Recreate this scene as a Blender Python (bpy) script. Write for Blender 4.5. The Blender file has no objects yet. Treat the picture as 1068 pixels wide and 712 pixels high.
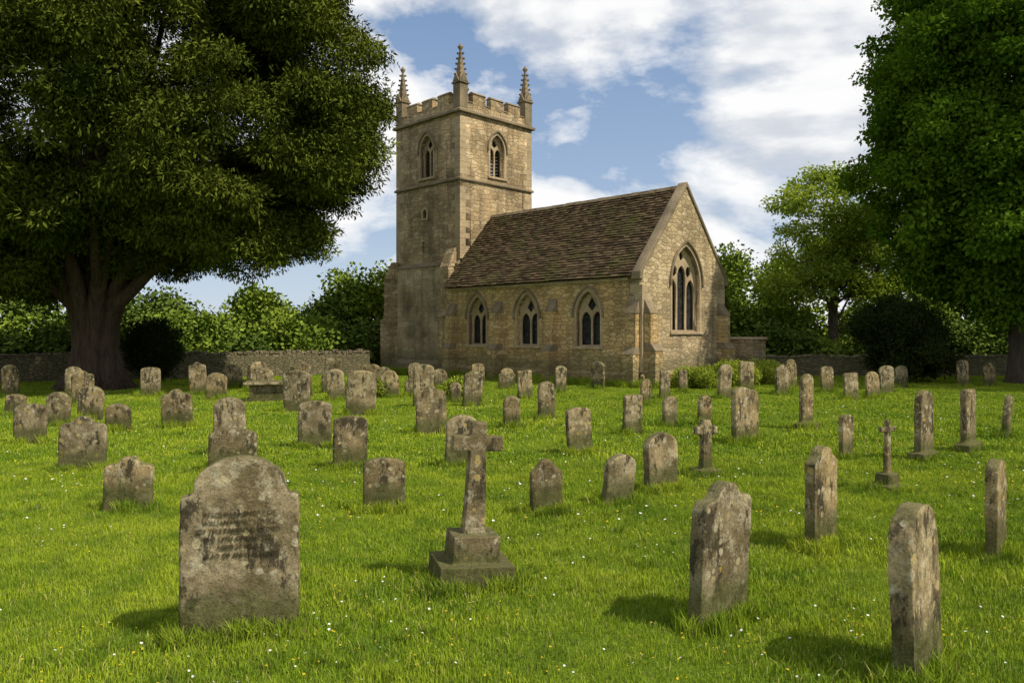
import bpy, math, random, bmesh
import numpy as np
from mathutils import Vector, Matrix, noise as mnoise
random.seed(7); rng=np.random.default_rng(7)
scene=bpy.context.scene
R=math.radians
scene.view_settings.view_transform='Standard'
scene.view_settings.look='None'
scene.view_settings.exposure=0

# ------------------------------------------------------------ node helpers
class NT:
    def __init__(s,tree): s.t=tree; s.n=tree.nodes; s.l=tree.links
    def new(s,typ,**kw):
        nd=s.n.new(typ)
        for k,v in kw.items(): setattr(nd,k,v)
        return nd
    def link(s,a,b): s.l.new(a,b)
    def setin(s,nd,key,v):
        if isinstance(v,bpy.types.NodeSocket): s.l.new(v,nd.inputs[key])
        else:
            if isinstance(v,(tuple,list)) and len(v)==3 and nd.inputs[key].type=='RGBA': v=(*v,1)
            nd.inputs[key].default_value=v
    def math(s,op,a,b=0.0,c=None,clamp=False):
        nd=s.new('ShaderNodeMath',operation=op,use_clamp=clamp); s.setin(nd,0,a); s.setin(nd,1,b)
        if c is not None: s.setin(nd,2,c)
        return nd.outputs[0]
    def mix(s,f,a,b,blend='MIX'):
        nd=s.new('ShaderNodeMix',data_type='RGBA',blend_type=blend)
        s.setin(nd,0,f); s.setin(nd,6,a); s.setin(nd,7,b); return nd.outputs[2]
    def noise(s,vec,scale,detail=4,rough=.55,dist=0.0):
        nd=s.new('ShaderNodeTexNoise'); 
        if vec is not None: s.link(vec,nd.inputs['Vector'])
        nd.inputs['Scale'].default_value=scale; nd.inputs['Detail'].default_value=detail
        nd.inputs['Roughness'].default_value=rough; nd.inputs['Distortion'].default_value=dist
        return nd.outputs['Fac']
    def ramp(s,f,stops):
        nd=s.new('ShaderNodeValToRGB'); s.setin(nd,0,f); cr=nd.color_ramp
        while len(cr.elements)<len(stops): cr.elements.new(0.5)
        for e,(p,c) in zip(cr.elements,stops):
            e.position=p; e.color=(c,c,c,1) if isinstance(c,(int,float)) else (*c,1)
        return nd.outputs[0]
    def bump(s,h,strength=.5,dist=.02,normal=None):
        nd=s.new('ShaderNodeBump'); s.link(h,nd.inputs['Height'])
        nd.inputs['Strength'].default_value=strength; nd.inputs['Distance'].default_value=dist
        if normal is not None: s.link(normal,nd.inputs['Normal'])
        return nd.outputs[0]
    def vmath(s,op,a,b):
        nd=s.new('ShaderNodeVectorMath',operation=op); s.setin(nd,0,a); s.setin(nd,1,b); return nd.outputs[0]
def newmat(name):
    m=bpy.data.materials.new(name); m.use_nodes=True; t=NT(m.node_tree)
    b=t.n['Principled BSDF']; b.inputs['Specular IOR Level'].default_value=.2
    return m,t,b

def mat_rubble(name,c1,c2,c3,mortar,su=3.0,sz=6.0,rand=.85,stain=.5,bd=.03):
    m,t,b=newmat(name)
    tc=t.new('ShaderNodeTexCoord'); sep=t.new('ShaderNodeSeparateXYZ'); t.link(tc.outputs['Object'],sep.inputs[0])
    u=t.math('ADD',sep.outputs[0],sep.outputs[1])
    comb=t.new('ShaderNodeCombineXYZ'); t.link(t.math('MULTIPLY',u,su),comb.inputs[0]); t.link(t.math('MULTIPLY',sep.outputs[2],sz),comb.inputs[1])
    nz=t.new('ShaderNodeTexNoise'); t.link(tc.outputs['Object'],nz.inputs['Vector']); nz.inputs['Scale'].default_value=3.0; nz.inputs['Detail'].default_value=3
    off=t.vmath('MULTIPLY',t.vmath('SUBTRACT',nz.outputs['Color'],(.5,.5,.5)),(.7,.7,0))
    vec=t.vmath('ADD',comb.outputs[0],off)
    v=t.new('ShaderNodeTexVoronoi',feature='F1',voronoi_dimensions='2D'); t.link(vec,v.inputs['Vector']); v.inputs['Scale'].default_value=1; v.inputs['Randomness'].default_value=rand
    v2=t.new('ShaderNodeTexVoronoi',feature='DISTANCE_TO_EDGE',voronoi_dimensions='2D'); t.link(vec,v2.inputs['Vector']); v2.inputs['Scale'].default_value=1; v2.inputs['Randomness'].default_value=rand
    sc=t.new('ShaderNodeSeparateColor'); t.link(v.outputs['Color'],sc.inputs[0])
    col=t.mix(t.ramp(sc.outputs[0],[(0.0,0.0),(1.0,1.0)]),c1,c2)
    col=t.mix(t.ramp(sc.outputs[1],[(.62,0.0),(.9,.9)]),col,c3)
    edge=t.ramp(v2.outputs['Distance'],[(0.0,0.0),(.10,1.0)])
    col=t.mix(edge,mortar,col)
    fine=t.noise(tc.outputs['Object'],22,5,.65)
    col=t.mix(1.0,col,t.ramp(fine,[(.25,.5),(.75,1.4)]),'MULTIPLY')
    big=t.noise(tc.outputs['Object'],.55,6,.62)
    col=t.mix(1.0,col,t.ramp(big,[(.3,1-stain*.8),(.60,1.15)]),'MULTIPLY')
    mp=t.new('ShaderNodeMapping'); t.link(tc.outputs['Object'],mp.inputs[0]); mp.inputs['Scale'].default_value=(2.2,2.2,.28)
    st=t.noise(mp.outputs[0],1.5,5,.6)
    col=t.mix(t.ramp(st,[(.50,0.0),(.70,.85*stain)]),col,(.12,.095,.058))
    damp=t.math('ADD',sep.outputs[2],t.math('MULTIPLY',big,-1.8))
    col=t.mix(t.ramp(damp,[(0.0,.6),(.4,0.0)]),col,(.12,.115,.055))
    b.inputs['Roughness'].default_value=.92; t.link(col,b.inputs['Base Color'])
    h=t.math('ADD',t.math('MULTIPLY',edge,.6),t.math('MULTIPLY',fine,.6))
    h=t.math('ADD',h,t.math('MULTIPLY',sc.outputs[2],.45))
    t.link(t.bump(h,1.0,bd),b.inputs['Normal'])
    return m
def mat_dressed(name,base,dark):
    m,t,b=newmat(name); tc=t.new('ShaderNodeTexCoord')
    n1=t.noise(tc.outputs['Object'],1.3,6,.65); n2=t.noise(tc.outputs['Object'],18,5,.7)
    col=t.mix(t.ramp(n1,[(.35,0.0),(.7,1.0)]),base,dark)
    col=t.mix(1.0,col,t.ramp(n2,[(.3,.6),(.7,1.25)]),'MULTIPLY')
    t.link(col,b.inputs['Base Color']); b.inputs['Roughness'].default_value=.9
    t.link(t.bump(n2,.6,.02),b.inputs['Normal']); return m
def mat_gravestone(name):
    m,t,b=newmat(name); tc=t.new('ShaderNodeTexCoord'); oi=t.new('ShaderNodeObjectInfo')
    comb=t.new('ShaderNodeCombineXYZ')
    for i in range(3): t.link(t.math('MULTIPLY',oi.outputs['Random'],37.0+i*11),comb.inputs[i])
    vec=t.vmath('ADD',tc.outputs['Object'],comb.outputs[0])
    rr=t.math('FRACT',t.math('MULTIPLY',oi.outputs['Random'],7.31))
    base=t.mix(oi.outputs['Random'],(.34,.25,.115),(.37,.305,.185))
    base=t.mix(1.0,base,t.ramp(rr,[(0.0,.70),(1.0,1.15)]),'MULTIPLY')
    n1=t.noise(vec,2.6,6,.65); n2=t.noise(vec,9,6,.7); n3=t.noise(vec,60,3,.75)
    col=t.mix(t.ramp(n1,[(.40,0.0),(.58,.9)]),base,(.135,.105,.052))
    col=t.mix(t.ramp(n2,[(.52,0.0),(.62,.65)]),col,(.45,.40,.27))
    mp=t.new('ShaderNodeMapping'); t.link(vec,mp.inputs[0]); mp.inputs['Scale'].default_value=(1,1,.45)
    n4=t.noise(mp.outputs[0],6.5,6,.76)
    col=t.mix(t.ramp(n4,[(.51,0.0),(.58,.92)]),col,(.05,.042,.026))
    vo=t.new('ShaderNodeTexVoronoi',feature='F1'); t.link(vec,vo.inputs['Vector']); vo.inputs['Scale'].default_value=13
    sc=t.new('ShaderNodeSeparateColor'); t.link(vo.outputs['Color'],sc.inputs[0])
    rad=t.math('MULTIPLY',t.math('SUBTRACT',sc.outputs[0],.5),.9)
    dd=t.math('ADD',vo.outputs['Distance'],t.math('MULTIPLY',t.math('SUBTRACT',n3,.5),.55))
    spot=t.math('LESS_THAN',dd,rad)
    lich=t.mix(sc.outputs[1],(.48,.45,.33),(.42,.29,.05))
    col=t.mix(t.math('MULTIPLY',spot,.7),col,lich)
    sep=t.new('ShaderNodeSeparateXYZ'); t.link(tc.outputs['Object'],sep.inputs[0])
    gz_=t.math('ADD',sep.outputs[2],t.math('MULTIPLY',n2,-.45))
    col=t.mix(t.ramp(gz_,[(0.0,.8),(.16,0.0)]),col,(.075,.08,.025))
    ge=t.new('ShaderNodeNewGeometry'); sn=t.new('ShaderNodeSeparateXYZ'); t.link(ge.outputs['Normal'],sn.inputs[0])
    up=t.ramp(t.math('ADD',sn.outputs[2],t.math('MULTIPLY',t.math('SUBTRACT',n2,.5),1.6)),[(.42,0.0),(.75,.8)])
    col=t.mix(up,col,(.095,.09,.038))
    col=t.mix(1.0,col,t.ramp(n3,[(.3,.6),(.7,1.35)]),'MULTIPLY')
    t.link(col,b.inputs['Base Color']); b.inputs['Roughness'].default_value=.95; b.inputs['Specular IOR Level'].default_value=.05
    h=t.math('ADD',n2,t.math('MULTIPLY',n3,.5)); t.link(t.bump(h,.8,.014),b.inputs['Normal']); return m
def mat_leaf(name,ca,cb,transl=.35,nscale=.25):
    m,t,b=newmat(name); g=t.new('ShaderNodeNewGeometry'); oi=t.new('ShaderNodeObjectInfo')
    at=t.new('ShaderNodeAttribute',attribute_name='tint')
    n=t.noise(g.outputs['Position'],nscale,2,.6)
    f=t.math('ADD',t.math('MULTIPLY',oi.outputs['Random'],.45),t.math('MULTIPLY',at.outputs['Fac'],.35))
    f=t.math('ADD',f,t.math('MULTIPLY',t.math('SUBTRACT',n,.42),1.5),clamp=True)
    col=t.mix(f,ca,cb)
    df=t.new('ShaderNodeBsdfDiffuse'); t.link(col,df.inputs[0])
    out=t.n['Material Output']; t.n.remove(b)
    if transl>0:
        tr=t.new('ShaderNodeBsdfTranslucent'); t.link(t.mix(1.0,col,(1.35,1.3,.5),'MULTIPLY'),tr.inputs[0])
        mx=t.new('ShaderNodeMixShader'); mx.inputs[0].default_value=transl
        t.link(df.outputs[0],mx.inputs[1]); t.link(tr.outputs[0],mx.inputs[2]); t.link(mx.outputs[0],out.inputs[0])
    else: t.link(df.outputs[0],out.inputs[0])
    return m
def mat_bark(name,a,c):
    m,t,b=newmat(name); tc=t.new('ShaderNodeTexCoord')
    mp=t.new('ShaderNodeMapping'); t.link(tc.outputs['Object'],mp.inputs[0]); mp.inputs['Scale'].default_value=(5,5,.9)
    n=t.noise(mp.outputs[0],2.0,7,.7); col=t.mix(t.ramp(n,[(.3,0.0),(.7,1.0)]),a,c)
    t.link(col,b.inputs['Base Color']); b.inputs['Roughness'].default_value=.95
    t.link(t.bump(n,1.0,.12),b.inputs['Normal']); return m
def mat_plain(name,c,rough=.6,spec=.25):
    m,t,b=newmat(name); tc=t.new('ShaderNodeTexCoord'); n=t.noise(tc.outputs['Object'],12,4,.6)
    t.link(t.mix(1.0,c,t.ramp(n,[(.3,.8),(.7,1.15)]),'MULTIPLY'),b.inputs['Base Color'])
    b.inputs['Roughness'].default_value=rough; b.inputs['Specular IOR Level'].default_value=spec; return m

M_nave=mat_rubble('nave_rubble',(.66,.455,.205),(.42,.275,.115),(.68,.51,.26),(.31,.22,.11),3.0,6.4,.85,.5)
M_gable=mat_rubble('gable_rubble',(.52,.395,.22),(.34,.25,.135),(.58,.46,.28),(.32,.245,.145),3.0,6.2,.85,.6)
M_tower=mat_rubble('tower_rubble',(.52,.38,.205),(.34,.24,.125),(.57,.44,.255),(.32,.24,.14),2.5,5.2,.8,.75)
M_render=mat_rubble('tower_base_stone',(.50,.39,.235),(.38,.29,.17),(.54,.43,.27),(.35,.27,.165),1.9,3.8,.6,.8,.015)
M_wall=mat_rubble('drystone',(.32,.25,.155),(.18,.14,.085),(.42,.34,.22),(.05,.042,.026),3.4,8,.9,.7,.05)
M_dress=mat_dressed('dressed_stone',(.50,.385,.23),(.30,.225,.135))
M_dark=mat_dressed('weathered_stone',(.29,.225,.135),(.14,.11,.07))
M_grave=mat_gravestone('lichened_limestone')
M_yew=mat_leaf('yew_foliage',(.032,.048,.008),(.135,.155,.02),0,.35)
M_lime=mat_leaf('lime_foliage',(.03,.075,.007),(.12,.205,.018),.25,.3)
M_maple=mat_leaf('maple_foliage',(.15,.22,.03),(.30,.37,.06),.3,.3)
M_dist=mat_leaf('hedgerow_foliage',(.06,.11,.014),(.26,.33,.045),0,.13)
M_dist2=mat_leaf('far_tree_foliage',(.045,.08,.015),(.15,.20,.035),0,.13)
M_dyew=mat_leaf('dark_yew_foliage',(.014,.022,.007),(.04,.055,.014),0,.4)
M_ivy=mat_leaf('shrub_foliage',(.15,.21,.02),(.36,.40,.05),0,.5)
M_bark_y=mat_bark('yew_bark',(.04,.027,.017),(.14,.095,.062))
M_bark=mat_bark('grey_bark',(.05,.04,.028),(.15,.12,.085))
M_louv=mat_plain('louvre_timber',(.05,.042,.034),.8)

def mat_glass():
    m,t,b=newmat('leaded_glass'); tc=t.new('ShaderNodeTexCoord'); sep=t.new('ShaderNodeSeparateXYZ'); t.link(tc.outputs['Object'],sep.inputs[0])
    u=t.math('ADD',sep.outputs[0],sep.outputs[1]); z=sep.outputs[2]
    a=t.math('PINGPONG',t.math('ADD',t.math('MULTIPLY',u,1.3),z),.085); c=t.math('PINGPONG',t.math('SUBTRACT',t.math('MULTIPLY',u,1.3),z),.085)
    mn=t.math('MINIMUM',a,c); line=t.math('LESS_THAN',mn,.009)
    n=t.noise(tc.outputs['Object'],7,2,.5)
    col=t.mix(t.ramp(n,[(.4,0.0),(.65,1.0)]),(.008,.009,.010),(.035,.038,.038))
    t.link(t.mix(line,col,(.05,.05,.047)),b.inputs['Base Color']); b.inputs['Roughness'].default_value=.2
    b.inputs['Specular IOR Level'].default_value=.3
    t.link(t.bump(n,.5,.03),b.inputs['Normal']); return m
M_glass=mat_glass()
m,t,b=newmat('stone_tiles'); tc=t.new('ShaderNodeTexCoord'); at=t.new('ShaderNodeAttribute',attribute_name='tint')
n1=t.noise(tc.outputs['Object'],1.0,6,.65); n2=t.noise(tc.outputs['Object'],25,4,.7)
col=t.mix(at.outputs['Fac'],(.048,.034,.02),(.135,.095,.054)); col=t.mix(t.ramp(n1,[(.50,0.0),(.66,.8)]),col,(.08,.078,.026))
col=t.mix(1.0,col,t.ramp(n2,[(.3,.6),(.7,1.3)]),'MULTIPLY'); t.link(col,b.inputs['Base Color']); b.inputs['Roughness'].default_value=.95; b.inputs['Specular IOR Level'].default_value=.05
t.link(t.bump(n2,.6,.02),b.inputs['Normal']); M_tile=m

# ------------------------------------------------------------ mesh helpers
def link(ob,parent=None):
    scene.collection.objects.link(ob)
    if parent: ob.parent=parent
    return ob
def empty(name,loc,rz=0):
    e=bpy.data.objects.new(name,None); e.location=loc; e.rotation_euler=(0,0,rz); e.empty_display_size=.3; return link(e)
def mesh_obj(name,verts,faces,mat,parent=None,smooth=False,do_link=True):
    me=bpy.data.meshes.new(name); me.from_pydata([tuple(v) for v in verts],[],faces); me.update()
    if mat: me.materials.append(mat)
    if smooth: me.polygons.foreach_set('use_smooth',[True]*len(me.polygons))
    ob=bpy.data.objects.new(name,me)
    if do_link: link(ob,parent)
    return ob
BOXF=[(0,3,2,1),(4,5,6,7),(0,1,5,4),(1,2,6,5),(2,3,7,6),(3,0,4,7)]
def boxv(x0,x1,y0,y1,z0,z1): return [(x0,y0,z0),(x1,y0,z0),(x1,y1,z0),(x0,y1,z0),(x0,y0,z1),(x1,y0,z1),(x1,y1,z1),(x0,y1,z1)]
class Acc:
    def __init__(s): s.v=[]; s.f=[]; s.tint=[]
    def add(s,v,f,tint=None):
        o=len(s.v); s.v+=v; s.f+=[tuple(i+o for i in q) for q in f]
        if tint is not None: s.tint+=[tint]*len(v)
    def box(s,*a): s.add(boxv(*a),BOXF)
    def frustum(s,a,b_):
        v=[(a[0],a[2],a[4]),(a[1],a[2],a[4]),(a[1],a[3],a[4]),(a[0],a[3],a[4]),(b_[0],b_[2],b_[4]),(b_[1],b_[2],b_[4]),(b_[1],b_[3],b_[4]),(b_[0],b_[3],b_[4])]
        s.add(v,BOXF)
    def tube(s,path,rad,seg=8,flute=0):
        path=[Vector(p) for p in path]; rings=[]
        for i,p in enumerate(path):
            d=(path[min(i+1,len(path)-1)]-path[max(i-1,0)]).normalized()
            a=d.cross(Vector((.3,1,.1))).normalized(); c=d.cross(a).normalized()
            rr=[]
            for k in range(seg):
                an=2*math.pi*k/seg; r=rad[i]*(1+flute*math.sin(an*5+i*.4)+random.uniform(-.04,.04))
                rr.append(tuple(p+(a*math.cos(an)+c*math.sin(an))*r))
            rings.append(rr)
        v=[q for r_ in rings for q in r_]; f=[]
        for i in range(len(path)-1):
            for k in range(seg):
                f.append((i*seg+k,i*seg+(k+1)%seg,(i+1)*seg+(k+1)%seg,(i+1)*seg+k))
        f.append(tuple(range(seg-1,-1,-1))); f.append(tuple((len(path)-1)*seg+k for k in range(seg)))
        s.add(v,f)
    def obj(s,name,mat,parent=None,smooth=False,do_link=True):
        ob=mesh_obj(name,s.v,s.f,mat,parent,smooth,do_link)
        if s.tint:
            a=ob.data.attributes.new('tint','FLOAT','POINT'); a.data.foreach_set('value',s.tint)
        return ob
def bevel(ob,w=.02,seg=2):
    mo=ob.modifiers.new('bevel','BEVEL'); mo.width=w; mo.segments=seg; mo.limit_method='ANGLE'; return ob

def plate_mesh(outer,holes,thick):
    cu=bpy.data.curves.new('tmp','CURVE'); cu.dimensions='2D'; cu.fill_mode='BOTH'; cu.extrude=thick/2
    for pts in [outer]+holes:
        sp=cu.splines.new('POLY'); sp.points.add(len(pts)-1)
        for p,q in zip(sp.points,pts): p.co=(q[0],q[1],0,1)
        sp.use_cyclic_u=True
    ob=bpy.data.objects.new('tmp',cu); scene.collection.objects.link(ob)
    bpy.context.view_layer.update()
    dg=bpy.context.evaluated_depsgraph_get(); me=bpy.data.meshes.new_from_object(ob.evaluated_get(dg))
    bpy.data.objects.remove(ob); bpy.data.curves.remove(cu); return me
def plate(name,outer,holes,thick,frame,depth,mat,parent):
    me=plate_mesh(outer,holes,thick); n=len(me.vertices); co=np.zeros(n*3,'f'); me.vertices.foreach_get('co',co); co=co.reshape(-1,3)
    axis,pos=frame; out=np.zeros_like(co); dd=co[:,2]+thick/2+depth
    if axis=='x-': out[:,1]=co[:,0]; out[:,0]=pos+dd
    if axis=='x+': out[:,1]=co[:,0]; out[:,0]=pos-dd
    if axis=='y-': out[:,0]=co[:,0]; out[:,1]=pos+dd
    if axis=='y+': out[:,0]=co[:,0]; out[:,1]=pos-dd
    out[:,2]=co[:,1]; me.vertices.foreach_set('co',out.ravel())
    bm=bmesh.new(); bm.from_mesh(me); bmesh.ops.remove_doubles(bm,verts=bm.verts,dist=.0005); bmesh.ops.recalc_face_normals(bm,faces=bm.faces); bm.to_mesh(me); bm.free()
    me.materials.clear(); me.materials.append(mat); me.name=name
    ob=bpy.data.objects.new(name,me); return link(ob,parent)
def arch(cx,w,z0,zs,z1,n=9):
    a=w/2; r=z1-zs; Rr=(a*a+r*r)/(2*a); pts=[(cx-a,z0),(cx+a,z0)]
    th=math.atan2(r,Rr-a)
    for i in range(n): 
        q=th*i/(n-1); pts.append((cx+(a-Rr)+Rr*math.cos(q),zs+Rr*math.sin(q)))
    for i in range(n-2,-1,-1):
        q=th*i/(n-1); pts.append((cx-(a-Rr)-Rr*math.cos(q),zs+Rr*math.sin(q)))
    return pts
def archband(cx,w,z0,zs,z1,g,n=9,leg=None):
    leg=zs-.1 if leg is None else leg
    o=arch(cx,w+2*g,leg,zs,z1+g*1.35,n)[1:]+[(cx-w/2-g,leg)]
    i=arch(cx,w,leg,zs,z1,n)[1:]+[(cx-w/2,leg)]
    return o+i[::-1]
def lens(cx,cz,w,h,n=10): return [(cx+w/2*math.sin(2*math.pi*i/n)*1.0,cz+h/2*math.cos(2*math.pi*i/n)) for i in range(n)]

def window(tag,frame,cx,w,z0,zs,z1,lights,parent,louvre=False):
    h=z1-zs
    m_=.06; lw=(w-(lights+1)*m_)/lights; holes=[]
    for i in range(lights):
        c=cx-w/2+m_+lw/2+i*(lw+m_); mid=(lights==3 and i==1)
        zt=zs+(.50*h if mid else .14*h); holes.append(arch(c,lw,z0+.05,zt-lw*.75,zt,6))
    if lights==2: holes.append([(cx,zs+.78*h),(cx+.19*w,zs+.40*h),(cx,zs+.14*h),(cx-.19*w,zs+.40*h)])
    else:
        for s_ in (-1,1): holes.append(lens(cx+s_*.25*w,zs+.34*h,lw*.68,.30*h))
        holes.append(lens(cx,zs+.75*h,lw*.55,.26*h))
    plate('window_tracery_'+tag,arch(cx,w+.06,z0-.02,zs,z1+.05),holes,.12,frame,.22,M_dress,parent)
    if not louvre: plate('window_glass_'+tag,arch(cx,w+.04,z0-.01,zs,z1+.03),[],.03,frame,.36,M_glass,parent)
    else:
        A=Acc(); n=int((z1-z0)/.17)
        for k in range(n):
            z=z0+.05+k*.17; ax,pos=frame; d0,d1=.37,.5; hw=w/2
            if z>zs: hw=w/2*max(.05,1-((z-zs)/h)**1.6)
            if ax=='x-': v=[(pos+d0,cx-hw,z),(pos+d0,cx+hw,z),(pos+d1,cx+hw,z+.12),(pos+d1,cx-hw,z+.12)]
            else: v=[(cx-hw,pos+d0,z),(cx+hw,pos+d0,z),(cx+hw,pos+d1,z+.12),(cx-hw,pos+d1,z+.12)]
            v2=[(a_[0],a_[1],a_[2]+.025) for a_ in v]; A.add(v+v2,BOXF)
        if A.v: A.obj('window_louvres_'+tag,M_louv,parent)
    plate('window_surround_'+tag,arch(cx,w+.24,z0-.02,zs,z1+.16),[arch(cx,w,z0+.001,zs,z1)],.2,frame,-.014,M_dress,parent)
    plate('window_hood_'+tag,archband(cx,w+.24,z0,zs,z1+.16,.06),[],.12,frame,-.09,M_dark,parent)
    ax,pos=frame; A=Acc()
    if ax=='x-': A.box(pos-.07,pos+.2,cx-w/2-.16,cx+w/2+.16,z0-.13,z0-.024)
    else: A.box(cx-w/2-.16,cx+w/2+.16,pos-.07,pos+.2,z0-.13,z0-.024)
    bevel(A.obj('window_sill_'+tag,M_dress,parent),.02)

# ------------------------------------------------------------ CHURCH
CH=empty('stone_church',(4.77,28.1,0),R(45))
W=5.9; L=11.1; EV=4.3; RG=7.75; GT=.6; RY=.36
wins=[(2.55,1.2),(5.85,1.2),(8.95,1.15)]
ws=(1.52,2.75,3.66)
plate('nave_wall_south',[(GT,-.3),(L,-.3),(L,EV),(GT,EV)],[arch(c,w,*ws) for c,w in wins],.6,('x-',0),0,M_nave,CH)
plate('nave_wall_north',[(GT,-.3),(L,-.3),(L,EV),(GT,EV)],[arch(c,w,*ws) for c,w in wins],.6,('x+',W),0,M_nave,CH)
for i,(c,w) in enumerate(wins):
    window('south_%d'%i,('x-',0),c,w,*ws,2,CH)
    plate('window_glass_north_%d'%i,arch(c,w+.04,1.5,2.75,3.69),[],.03,('x+',W),.3,M_glass,CH)
gm=W/2
plate('gable_wall_east',[(0,-.3),(W,-.3),(W,EV),(gm,RG+.02),(0,EV)],[arch(gm,2.0,2.1,3.95,5.45)],GT,('y-',0),0,M_gable,CH)
plate('gable_wall_west',[(.6,-.3),(W-.6,-.3),(W-.6,EV),(gm,RG-.1),(.6,EV)],[],.3,('y+',L),.02,M_nave,CH)
window('east',('y-',0),gm,2.0,2.1,3.95,5.45,3,CH)
rise=RG-EV; sl=math.hypot(gm,rise)
cop=[(-.22,EV-.30),(-.03,EV-.30),(.02,EV+.02),(gm,RG+.03),(W-.02,EV+.02),(W+.03,EV-.30),(W+.22,EV-.30),(W+.17,EV),(gm,RG+.23),(-.17,EV)]
bevel(plate('gable_coping',cop,[],.42,('y-',0),-.06,M_dark,CH),.03)
A=Acc(); ncourse=32
for side in (0,1):
    over=.28
    total=sl+over; ch=total/ncourse
    for r_ in range(ncourse+1):
        s=-over+r_*ch; size=.30-.12*r_/ncourse
        y=RY-random.uniform(0,size*.6)
        while y<L-.02:
            wd=size*random.uniform(.7,1.3); y0=max(y,RY+.005); y1=min(y+wd-.012,L-.02); y+=wd
            if y1-y0<.03: continue
            th=random.uniform(.016,.03); lift=random.uniform(0,.018); e=min(s+ch*1.5,sl-.01); s0=s+random.uniform(-.018,.018)
            def P(ss,o): return (gm*ss/sl - rise/sl*o, EV+rise*ss/sl+gm/sl*o)
            sag=-.06*math.sin(math.pi*(y0-RY)/(L-RY))*math.sin(math.pi*max(0,s)/sl)+.02*mnoise.noise(Vector((y0*1.2,s*1.2,side*9)))
            a=P(s0,.075+lift+sag); b_=P(s0,.075+lift+th+sag); c=P(e,.03+sag); d=P(e,.03+th+sag)
            v=[(a[0],y0,a[1]),(a[0],y1,a[1]),(c[0],y1,c[1]),(c[0],y0,c[1]),(b_[0],y0,b_[1]),(b_[0],y1,b_[1]),(d[0],y1,d[1]),(d[0],y0,d[1])]
            if side: v=[(W-q[0],q[1],q[2]) for q in v]
            A.add(v,BOXF,random.random()**1.4)
A.obj('roof_tiles',M_tile,CH)
U=Acc(); U.add([(-.12,GT+.03,EV-.19),(gm,GT+.03,RG-.06),(W+.12,GT+.03,EV-.19),(-.12,L-.03,EV-.19),(gm,L-.03,RG-.06),(W+.12,L-.03,EV-.19)],[(0,1,4,3),(1,2,5,4)]); U.obj('roof_underlay',M_louv,CH)
A=Acc(); y=RY+.03
while y<L-.3: 
    A.frustum((gm-.14,gm+.14,y,y+.44,RG-.04),(gm-.05,gm+.05,y+.005,y+.435,RG+.12+random.uniform(-.01,.01))); y+=.45
bevel(A.obj('roof_ridge_tiles',M_dark,CH),.02)
A=Acc(); A.box(-.07,-.002,GT+.01,L-.4,EV-.32,EV-.2); A.box(W+.002,W+.07,GT+.01,L-.4,EV-.32,EV-.2); A.obj('eaves_cornice',M_dress,CH)
A=Acc(); A.frustum((-.12,-.002,GT+.0,L,-.3),(-.12,-.002,GT,L,.45)); A.frustum((-.12,-.002,GT,L,.451),(-.01,-.002,GT,L,.55))
A.frustum((-.12,W+.12,-.12,-.002,-.3),(-.12,W+.12,-.12,-.002,.45)); A.frustum((-.12,W+.12,-.12,-.002,.451),(-.01,W+.01,-.01,-.002,.55)); A.obj('plinth',M_nave,CH)
A=Acc(); C=Acc()
def butt_x(yc,w,p,zt,x0=0):
    h=w/2
    A.box(x0-p,x0-.003,yc-h,yc+h,-.3,zt*.45)
    C.frustum((x0-p-.03,x0-.004,yc-h-.02,yc+h+.02,zt*.45),(x0-p*.62,x0-.004,yc-h,yc+h,zt*.45+.28))
    A.box(x0-p*.62+.01,x0-.005,yc-h+.01,yc+h-.01,zt*.45+.05,zt)
    C.frustum((x0-p*.66,x0-.004,yc-h-.02,yc+h+.02,zt),(x0-.03,x0-.004,yc-h,yc+h,zt+.5))
for yc in (4.35,7.55,10.6): butt_x(yc,.42,.5,2.9)
butt_x(.36,.5,.42,2.75)
def butt_y(xc,w,p,zt,y0=0):
    h=w/2
    A.box(xc-h,xc+h,y0-p,y0-.003,-.3,zt*.5)
    C.frustum((xc-h-.02,xc+h+.02,y0-p-.03,y0-.004,zt*.5),(xc-h,xc+h,y0-p*.6,y0-.004,zt*.5+.28))
    A.box(xc-h+.01,xc+h-.01,y0-p*.6+.01,y0-.005,zt*.5+.05,zt)
    C.frustum((xc-h-.02,xc+h+.02,y0-p*.64,y0-.004,zt),(xc-h,xc+h,y0-.03,y0-.004,zt+.5))
butt_y(.36,.5,.5,2.75); butt_y(W-.36,.5,.55,2.75)
A.box(W+.003,W+.6,.1,.65,-.3,2.3); C.frustum((W+.004,W+.63,.08,.67,2.3),(W+.004,W+.05,.1,.65,2.9))
A.obj('buttresses',M_nave,CH); bevel(C.obj('buttress_weatherings',M_dark,CH),.015)

# tower
TX0,TX1,TY0,TY1=.85,5.8,L,16.15
TZ0,TZ1,TZ2,TZ3=5.45,9.35,12.7,13.15
def rect(a,b_,z0,z1): return [(a,z0),(b_,z0),(b_,z1),(a,z1)]
cyT=(TY0+TY1)/2; cxT=(TX0+TX1)/2
bw=dict(w=1.0,z0=9.8,zs=11.15,z1=11.9)
hs=lambda c:arch(c,bw['w'],bw['z0'],bw['zs'],bw['z1'])
T=.7
small=arch(cyT+.15,.34,7.75,8.05,8.25,5)
slit=rect(cyT+.2,cyT+.36,6.0,6.6)
plate('tower_wall_south',rect(TY0,TY1,TZ0,TZ2),[hs(cyT),small,slit],T,('x-',TX0),0,M_tower,CH)
plate('tower_wall_north',rect(TY0,TY1,TZ0,TZ2),[hs(cyT)],T,('x+',TX1),0,M_tower,CH)
plate('tower_wall_east',rect(TX0+T,TX1-T,TZ0,TZ2),[hs(cxT)],T,('y-',TY0),0,M_tower,CH)
plate('tower_wall_west',rect(TX0+T,TX1-T,TZ0,TZ2),[hs(cxT)],T,('y+',TY1),0,M_tower,CH)
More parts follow.
